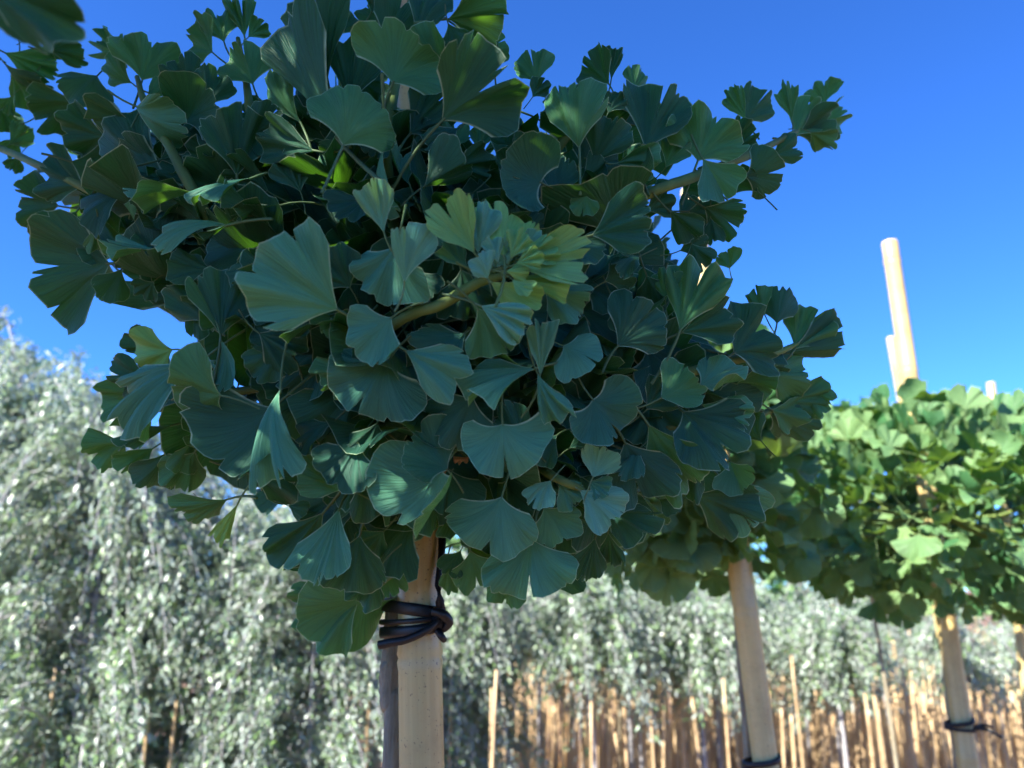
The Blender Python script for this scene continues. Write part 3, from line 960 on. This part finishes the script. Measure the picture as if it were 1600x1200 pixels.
sc_ = atY(656, 965, 0.78)
tie = thing('tree_tie', sc_, 'black rubber tie knotted round the foremost stake and trunk', 'tree tie', 'rubber ties on the stakes')
def ring(zoff, tilt, rad, ph=0.0, front=-0.0255):
    """loop round stake and trunk"""
    tc = atY(612, 965, 0.806)
    pts = []
    cx = sc_.x
    for k in range(33):
        an = 2 * math.pi * k / 32
        x = cx + 0.0240 * math.cos(an)
        y = sc_.y + 0.0240 * math.sin(an)
        if math.cos(an) < 0:                         # stretch towards the trunk on the left
            x = cx + (0.0240 + 0.017) * math.cos(an)
            y += 0.02 * (-math.cos(an)) * 0.9
        pts.append((x, y, sc_.z + zoff + tilt * math.cos(an), rad))
    return pts
ribbon('strap', ring(0.008, -0.004, 0.012), 0.012, 0.003, M_rubber, tie, sc_)
ribbon('strap', ring(-0.011, 0.004, 0.011), 0.011, 0.003, M_rubber, tie, sc_)
ribbon('strap', ring(-0.002, 0.003, 0.005), 0.005, 0.004, M_rubber, tie, sc_)
Yk = 0.752
def pk(x, y, Y, r): return (*atY(x, y, Y), r)
tube('loose_end', smooth_path([pk(688, 966, 0.752, 0.0034), pk(668, 984, 0.744, 0.0036), pk(636, 999, 0.742, 0.0038), pk(610, 1004, 0.744, 0.0040), pk(592, 1008, 0.746, 0.0042)], 6), M_rubber, tie, 10, 0.03, rt, sc_)
ribbon('upright_strap', [pk(692, 968, 0.762, 0.010), pk(687, 940, 0.756, 0.009), pk(685, 915, 0.757, 0.009), pk(689, 880, 0.765, 0.010), pk(692, 820, 0.772, 0.009)], 0.009, 0.008, M_rubber, tie, sc_)
blob('knot', atY(688, 972, 0.758), 0.0085, M_rubber, tie, sc_, 5, (1.0, 0.9, 1.2))
tube('knot_end', smooth_path([pk(676, 955, 0.746, 0.004), pk(692, 960, 0.744, 0.0048), pk(702, 972, 0.748, 0.004), pk(694, 984, 0.752, 0.003)], 6), M_rubber, tie, 8, 0.05, rt, sc_)
tube('knot_end', smooth_path([pk(684, 985, 0.755, 0.0035), pk(690, 995, 0.752, 0.0034), pk(694, 1000, 0.756, 0.003)], 5), M_rubber, tie, 8, 0.05, rt, sc_)

def small_tie(label, c, r, ends):
    t = thing('tree_tie', c, label, 'tree tie', 'rubber ties on the stakes')
    pts = [(c[0] + (r if math.cos(a) > 0 else r * 1.7) * math.cos(a), c[1] + r * 1.1 * math.sin(a), c[2] + 0.006 * math.cos(a)) for a in np.linspace(0, 2 * math.pi, 25)]
    ribbon('strap', pts, 0.010, 0.005, M_rubber, t, c)
    pts = [(p[0], p[1] - 0.001, p[2] - 0.016 - 0.008 * math.cos(a)) for p, a in zip(pts, np.linspace(0, 2 * math.pi, 25))]
    ribbon('strap', pts, 0.008, 0.006, M_rubber, t, c)
    for e in ends:
        tube('loose_end', smooth_path(e, 5), M_rubber, t, 7, 0.03, rt, c)
    return t
c2 = atY(1197, 1188, 1.5)
small_tie('black rubber tie at the bottom edge on the half sunlit second stake', c2, 0.0245, [])
c3 = atY(1504, 1128, 2.05)
small_tie('black rubber tie with a loose end pointing right, on the third stake', c3, 0.026, [[pk(1522, 1138, 2.02, 0.006), pk(1542, 1140, 1.99, 0.0045), pk(1567, 1153, 1.97, 0.004)], [pk(1524, 1136, 2.02, 0.005), pk(1540, 1133, 2.0, 0.004), pk(1552, 1137, 2.0, 0.003)]])

# ------------------------------------------------------------------ other ginkgos
def ginkgo(label, base, crown_c, rad, n_parts, n_stuff, lod, mk, seed, trunk_to=None, size=(0.05, 0.075), keep=None, group='ginkgo standards in the row', trunk_r=0.011, lo=-0.95):
    q = random.Random(seed)
    root = thing('ginkgo_tree', (base[0], base[1], 0), label, 'tree', group)
    O = root.location
    c = Vector(crown_c)
    tp = [(base[0], base[1], -0.05, trunk_r * 1.2), (base[0] + q.uniform(-.01, .01), base[1], c.z * 0.5, trunk_r), (c.x if trunk_to is None else trunk_to[0], c.y if trunk_to is None else trunk_to[1], c.z - rad[2] * 0.8, trunk_r * 0.9), (c.x, c.y, c.z, trunk_r * 0.8)]
    tube('trunk', smooth_path(tp, 10), M_bark, root, 10, 0.07, q, O)
    its = []
    tries = 0
    shoots = []
    for k in range(16):
        v = Vector((q.gauss(0, 1), q.gauss(0, 1), q.gauss(0.15, 0.8))).normalized()
        shoots.append(Vector((v.x * rad[0], v.y * rad[1], v.z * rad[2])))
    for k in range(14):
        e = c + shoots[k] * 0.85
        if keep and not keep(e):
            continue
        mid = c + shoots[k] * 0.4 + Vector((0, 0, -0.04))
        tube('branch', smooth_path([(*c, 0.006), (*mid, 0.005), (*e, 0.002)], 4), M_twig, root, 6, 0, q, O)
    # lumpy outline
    lump = [(Vector((q.gauss(0, 1), q.gauss(0, 1), q.gauss(0, 1))).normalized(), q.uniform(-0.16, 0.22)) for _ in range(14)]
    while len(its) < n_parts + n_stuff and tries < 40000:
        tries += 1
        v = Vector((q.gauss(0, 1), q.gauss(0, 1), q.gauss(0, 1))).normalized()
        if v.z < lo:
            continue
        f = 1.0
        for l, a in lump:
            dt = v.dot(l)
            if dt > 0.75:
                f += a * (dt - 0.75) * 4
        t = q.uniform(0.35, 1.0) ** 0.5 * f
        p = c + Vector((v.x * rad[0], v.y * rad[1], v.z * rad[2])) * t
        s = q.uniform(*size)
        if keep and not keep(p):
            continue
        dirv = (v * 0.9 + Vector((q.gauss(0, .4), q.gauss(0, .4), q.gauss(0.30 if v.z > -0.2 else -0.35, .35)))).normalized()
        if keep and not keep(p + dirv * s * 1.1):
            continue
        zh = v * 0.6 + Vector((q.gauss(0, .35), q.gauss(0, .35), 0.55 + q.gauss(0, .35)))
        M = basis(p, dirv, zh, q.uniform(-.5, .5), s)
        a = proj(p)
        vis = 99
        if a and -40 < a[0] < 1640 and -40 < a[1] < 1240:
            vis = a[2] - 0.25 * t
        its.append((vis, q.randrange(len(lod)), M))
    its.sort(key=lambda r_: r_[0])
    for vis, i, M in its[:n_parts]:
        o = bpy.data.objects.new('leaf', lod_mesh(lod, i, mk))
        col.objects.link(o)
        place(o, root, M)
    if len(its) > n_parts:
        merged('foliage', lod, [(i, M) for _, i, M in its[n_parts:]], LM[mk], root, O)
    return root

t2 = atY(1143, 900, 1.545)
c2c = atY(1052, 705, 1.55)
ginkgo('ginkgo standard half hidden behind the foremost crown, flecked with sun', (atY(1176, 1200, 1.545).x, 1.545), c2c, (0.22, 0.26, 0.265), 300, 330, LOD2, 's', 21, (t2.x, t2.y), size=(0.045, 0.068))
t3 = atY(1466, 930, 2.10)
c3c = atY(1462, 800, 2.00)
ginkgo('ginkgo standard with sunlit top under the tallest bamboo stake', (atY(1490, 1200, 2.10).x, 2.10), c3c, (0.44, 0.38, 0.26), 300, 620, LOD2, 's', 22, (t3.x, t3.y), size=(0.042, 0.066))
c4c = atY(1640, 800, 2.85)
ginkgo('ginkgo standard cut off by the right edge of the picture', (atY(1590, 1100, 2.88).x, 2.88), c4c, (0.50, 0.45, 0.34), 200, 620, LOD2, 's', 23, size=(0.045, 0.068))
c5c = atY(1340, 770, 2.9)
ginkgo('ginkgo standard set back in the gap between the second and third stakes', (c5c.x + 0.02, 2.9), c5c, (0.36, 0.38, 0.31), 180, 520, LOD2, 's', 24, size=(0.045, 0.068), trunk_r=0.007)
# the ginkgo beside the standpoint, up-sun: shades the foremost crown
CORNER = [(-200, -200), (60, -60), (100, 10), (40, 40), (-200, 120)]
def keep0(p):
    a = proj(p)
    if a is None:
        return True
    if -60 < a[0] < 1660 and -60 < a[1] < 1260:
        return False
    return (Vector(p) - CAM).length > 0.3
base0 = (-0.86, -0.02)
c0 = at(656, 420, 0.74) + SUNV * 1.08 + Vector((0.07, -0.12, 0))
near = ginkgo('ginkgo close to the camera, only dark blurred leaf tips in the top left corner', (c0.x, c0.y), c0, (0.50, 0.50, 0.50), 0, 1500, LOD2, 'd', 25, size=(0.055, 0.085), keep=keep0, trunk_r=0.016)
for k, (bx, by, tx, ty, d) in enumerate([(-40, -30, 126, 34, 0.36), (-50, 10, 60, 20, 0.38), (-30, -60, 70, -10, 0.37)]):
    B, T = at(bx, by, d), at(tx, ty, d + 0.01)
    V, F, U = leaf_data(2300 + k, 36, 0.1, 'f', nu=22, nv=6)
    o = bpy.data.objects.new('leaf', new_mesh('leaf', V, F, U, M_leaf))
    col.objects.link(o)
    place(o, near, basis(B, T - B, (CAM - B).normalized(), R(170), (T - B).length))
tube('branch', smooth_path([(*c0, 0.008), (*(at(-260, -120, 0.45)), 0.005), (*at(-40, -28, 0.36), 0.002)], 6), M_twig, near, 6, 0, rt, near.location)

# second row of ginkgos beyond the silver shrubs
for k, (x, y, Y) in enumerate([(960, 862, 6.4), (1130, 870, 6.6), (1290, 880, 6.9), (1450, 890, 7.3), (1610, 900, 7.8), (800, 855, 6.2)]):
    c = atY(x, y, Y)
    lab = ['ginkgo crown far behind, seen low between the foremost crown and second stake', 'ginkgo crown far behind the second stake', 'ginkgo crown far behind, between the second and third stakes',
           'ginkgo crown far behind the third stake', 'ginkgo crown farthest right beyond the canes', 'ginkgo crown far behind, hidden below the foremost crown'][k]
    ginkgo(lab, (c.x, c.y), c, (0.62, 0.6, 0.46), 0, 520, LOD3, 's', 40 + k, size=(0.06, 0.085), group='ginkgo standards in the far row')

# ------------------------------------------------------------------ silver weeping shrubs
SL = []
for k in range(6):
    q = random.Random(800 + k)
    V, U = [], []
    n = 4
    for j in range(n):
        t = j / (n - 1)
        w = 0.21 * math.sin(math.pi * (0.08 + 0.84 * t)) ** 0.8
        z = -0.25 * t * t * (1 + q.uniform(-.5, .5))
        V += [(-w, t, z + 0.06 * abs(w) * 4), (0, t, z), (w, t, z + 0.06 * abs(w) * 4)]
        U += [(0, t), (.5, t), (1, t)]
    F = []
    for j in range(n - 1):
        for i in range(2):
            a = j * 3 + i
            F.append((a, a + 1, a + 4, a + 3))
    SL.append((np.array(V, np.float32), np.array(F, np.int32), np.array(U, np.float32)))

def silver_meshes(seed, h, spread, drop, n_twig, leaf=(0.020, 0.039), dens=42, lo=0.5):
    """weeping shrub, origin at the foot: returns trunk path, twig paths, leaf items"""
    q = random.Random(seed)
    trunk = smooth_path([(0, 0, -0.05, 0.018), (q.uniform(-.03, .03), q.uniform(-.03, .03), h * 0.5, 0.014), (q.uniform(-.05, .05), q.uniform(-.05, .05), h * 0.92, 0.009)], 6)
    top = trunk[-1]
    tw, items = [], []
    for k in range(n_twig):
        az = q.uniform(0, 2 * math.pi)
        st = h * q.uniform(lo, 0.95)
        i0 = min(len(trunk) - 1, int(st / (h * 0.92) * (len(trunk) - 1)))
        b = np.array(trunk[i0][:3])
        out = spread * q.uniform(0.35, 1.0)
        rise = q.uniform(0.02, 0.24) * (1 if q.random() < 0.8 else 1.8)
        dr = drop * q.uniform(0.25, 1.0)
        ux, uy = math.cos(az), math.sin(az)
        tip = b + np.array([ux * out, uy * out, rise - dr])
        mid = b + np.array([ux * out * 0.55, uy * out * 0.55, rise])
        path = smooth_path([(*b, 0.004), (*mid, 0.003), (*tip, 0.001)], 7)
        tw.append(path)
        n = int(dens * (0.6 + dr + out))
        for j in range(n):
            t = q.uniform(0.12, 1.0) * (len(path) - 1)
            i = min(int(t), len(path) - 2)
            p = np.array(path[i][:3]) * (1 - t + i) + np.array(path[i + 1][:3]) * (t - i)
            tg = Vector(np.array(path[i + 1][:3]) - np.array(path[i][:3])).normalized()
            p = Vector(p) + Vector((q.gauss(0, .025), q.gauss(0, .025), q.gauss(0, .025)))
            dv = (tg * 0.8 + Vector((q.gauss(0, .6), q.gauss(0, .6), q.gauss(0, .5)))).normalized()
            items.append((q.randrange(6), basis(p, dv, (q.gauss(0, .5), q.gauss(0, .5), 1), 0, q.uniform(*leaf))))
    return trunk, tw, items

KIND = {}
def silver_kind(key, **kw):
    tr, tw, it = silver_meshes(**kw)
    V, F, UV = tube_data(tr, 8)
    a = new_mesh('trunk', V, F, UV, M_greybark)
    VV, FF = [], []
    for p in tw:
        v, f, _ = tube_data(p, 4, cap=False)
        b = len(VV)
        VV += v
        FF += [tuple(i + b for i in x) for x in f]
    bm_ = new_mesh('twigs', VV, FF, None, M_greybark)
    VV, FF, UU = [], [], []
    b = 0
    for i, M in it:
        v, f, u = SL[i]
        m = np.array(M)
        VV.append(v @ m[:3, :3].T + m[:3, 3])
        FF.append(f + b)
        UU.append(u)
        b += len(v)
    c = new_mesh('foliage', np.concatenate(VV), np.concatenate(FF), np.concatenate(UU), M_silver)
    KIND[key] = (a, bm_, c)

for k in range(3):
    silver_kind(('tall', k), seed=60 + k, h=2.35, spread=0.62, drop=0.62, n_twig=220, dens=104, lo=0.12)
for k in range(4):
    silver_kind(('low', k), seed=70 + k, h=1.55, spread=0.42, drop=0.36, n_twig=80, dens=92, lo=0.70)
for k in range(3):
    silver_kind(('thin', k), seed=80 + k, h=1.50, spread=0.42, drop=0.26, n_twig=50, dens=66, lo=0.76)

def silver(key, x, y, rz, s, label, group):
    root = thing('silver_shrub', (x, y, 0), label, 'shrub', group)
    root.rotation_euler.z = rz
    root.scale = (s, s, s)
    a, b, c = KIND[key]
    obj('trunk', a, root)
    o = obj('twigs', b, root); o['kind'] = 'stuff'
    o = obj('foliage', c, root); o['kind'] = 'stuff'
    return root

sq = random.Random(5)
TALL = [(-2.25, 3.3, 1.10), (-1.6, 3.05, 0.95), (-2.95, 3.75, 1.18), (-2.65, 4.5, 1.15), (-0.75, 3.05, 0.74), (-1.9, 4.1, 0.98), (-3.5, 4.9, 1.2), (-1.15, 3.2, 0.82), (-1.25, 4.4, 0.88), (-0.45, 4.2, 0.74), (-0.2, 3.6, 0.66)]
TL = ['tall silver weeping shrub at the left edge, its twigs reaching highest', 'tall silver weeping shrub below the left leaves of the foremost ginkgo', 'tall silver weeping shrub mostly cut off by the left edge',
      'tall silver weeping shrub behind the one at the left edge', 'silver weeping shrub just left of the foremost stake', 'silver weeping shrub hidden deep behind the left ones', 'silver weeping shrub far left, outermost of the tall ones', 'silver weeping shrub seen below the lowest left leaves of the foremost ginkgo', 'silver weeping shrub in the back, between the left ones and the foremost trunk',
      'silver weeping shrub in the back, directly behind the foremost trunk', 'silver weeping shrub close behind the foremost stake, lowest of the left block']
for k, (x, y, s) in enumerate(TALL):
    silver(('tall', k % 3), x, y, sq.uniform(0, 6.28), s, TL[k], 'tall silver shrubs on the left')
for k in range(7):  # added unseen row, blocks low sky and ground bounce from behind
    silver(('tall', k % 3), -3.0 + k * 0.95 + sq.uniform(-.1, .1), -2.1 - 0.25 * k + sq.uniform(-.15, .15), sq.uniform(0, 6.28), 0.80, 'tall silver shrub added unseen behind the viewpoint to block low light', 'silver shrubs added behind the viewpoint')
LOW = []
for row in range(5):
    for k in range(9):
        x = -0.25 + k * 0.62 + row * 0.25 + sq.uniform(-.12, .12)
        y = 3.55 + 0.16 * k + row * 0.85 + sq.uniform(-.12, .12)
        LOW.append((x, y, row, k))
low_pts = []
for x, y, row, k in LOW:
    s = max(0.7, 1.0 - 0.032 * k + sq.uniform(-.06, .06) - 0.01 * row)
    if row > 1 and k > 5 and sq.random() < 0.5:
        continue
    low_pts.append((x, y, s))
    side = 'low silver shrub below and right of the foremost stake' if k < 3 else ('low silver shrub behind the second stake, canes among it' if k < 6 else 'low silver shrub among the canes by the third stake')
    depth_w = ['in the nearest line', 'in the second line', 'in the third line', 'in the fourth line', 'in the rearmost line'][row]
    side = ['leftmost ', 'middle ', 'rightmost '][k % 3] + side
    silver(('low', sq.randrange(4)) if k < 4 else ('thin', sq.randrange(3)), x, y, sq.uniform(0, 6.28), s, side + ', ' + depth_w, f'low silver shrubs {depth_w}')

# ------------------------------------------------------------------ thin canes
CV = []
for k in range(4):
    q = random.Random(900 + k)
    path = []
    z = -0.1
    r = 0.0062
    while z < 1.3:
        path += [(0, 0, z, r), (0, 0, z + 0.006, r * 1.18), (0, 0, z + 0.012, r)]
        z += q.uniform(0.16, 0.24)
    path.append((0, 0, 1.35, r * 0.85))
    V, F, UV = tube_data(path, 8)
    CV.append(new_mesh('bamboo_cane', V, F, UV, M_cane))
cq = random.Random(17)
n_c = 0
canes = []
for x, y, s in low_pts:
    for j in range(cq.choice([5, 6, 7, 8])):
        canes.append((x + cq.gauss(0, .22), y - 0.30 + cq.gauss(0, .18), s))
for j in range(70):
    canes.append((cq.uniform(1.6, 5.8), cq.uniform(4.2, 7.8), 0.8))
for j in range(14):
    canes.insert(0, (cq.uniform(-2.0, -0.35), cq.uniform(2.9, 3.4), 0.72))
for x, y, s in canes:
    p = proj((x, y, 0.9))
    if p is None or not -60 < p[0] < 1660:
        continue
    if n_c >= 290:
        break
    n_c += 1
    o = obj('bamboo_cane', CV[cq.randrange(4)])
    o.location = (x, y, 0)
    o.rotation_euler = (cq.gauss(0, .025), cq.gauss(0, .03), cq.uniform(0, 6.28))
    f = cq.uniform(0.9, 1.15)
    o.scale = (f, f, cq.choice([0.70, 0.74, 0.78, 0.82, 0.86, 0.92]) * cq.uniform(0.95, 1.05))
    if p[0] < 620:
        lab, grp = 'thin sunlit cane glimpsed among the tall silver shrubs on the left', 'canes among the left shrubs'
    elif p[0] < 1180:
        lab, grp = 'thin tan cane among the low silver shrubs between the first two stakes', 'canes between the first and second stakes'
    elif p[0] < 1500:
        lab, grp = 'thin tan cane in the thicket between the second and third stakes', 'canes between the second and third stakes'
    else:
        lab, grp = 'thin tan cane in the thicket right of the third stake', 'canes right of the third stake'
    tag(o, lab, 'cane', grp)

# the rest of the cane thicket, farther rows
VV, FF = [], []
for k in range(1500):
    x = cq.uniform(-0.8, 7.5)
    y = cq.uniform(4.1, 8.0) + 0.1 * x
    h = cq.uniform(0.75, 1.12)
    lx, ly = cq.gauss(0, .03), cq.gauss(0, .03)
    v, f, _ = tube_data([(x, y, -0.05, 0.0066), (x + lx * 0.5, y + ly * 0.5, h * 0.5, 0.007), (x + lx, y + ly, h, 0.006)], 5)
    b = len(VV)
    VV += v
    FF += [tuple(i + b for i in q_) for q_ in f]
tag(obj('cane_thicket', new_mesh('cane_thicket', VV, FF, None, M_cane)), 'dense far thicket of thin tan canes along the bottom right', 'canes', kind='stuff')

# dry litter on the soil beyond
lq = random.Random(23)
its = []
for k in range(5000):
    x, y = lq.uniform(-2, 9), lq.uniform(5, 14)
    its.append((lq.randrange(6), basis(Vector((x, y, 0.07 + lq.uniform(0, .05))), (lq.gauss(0, 1), lq.gauss(0, 1), lq.gauss(0, .3)), (lq.gauss(0, .5), lq.gauss(0, .5), 1), 0, lq.uniform(0.05, 0.1))))
lo_ = merged('leaf_litter', SL, its, M_leaf_dry, None, (0, 0, 0))
tag(lo_, 'dry brown leaf litter scattered on the soil between the canes', 'leaf litter', kind='stuff')
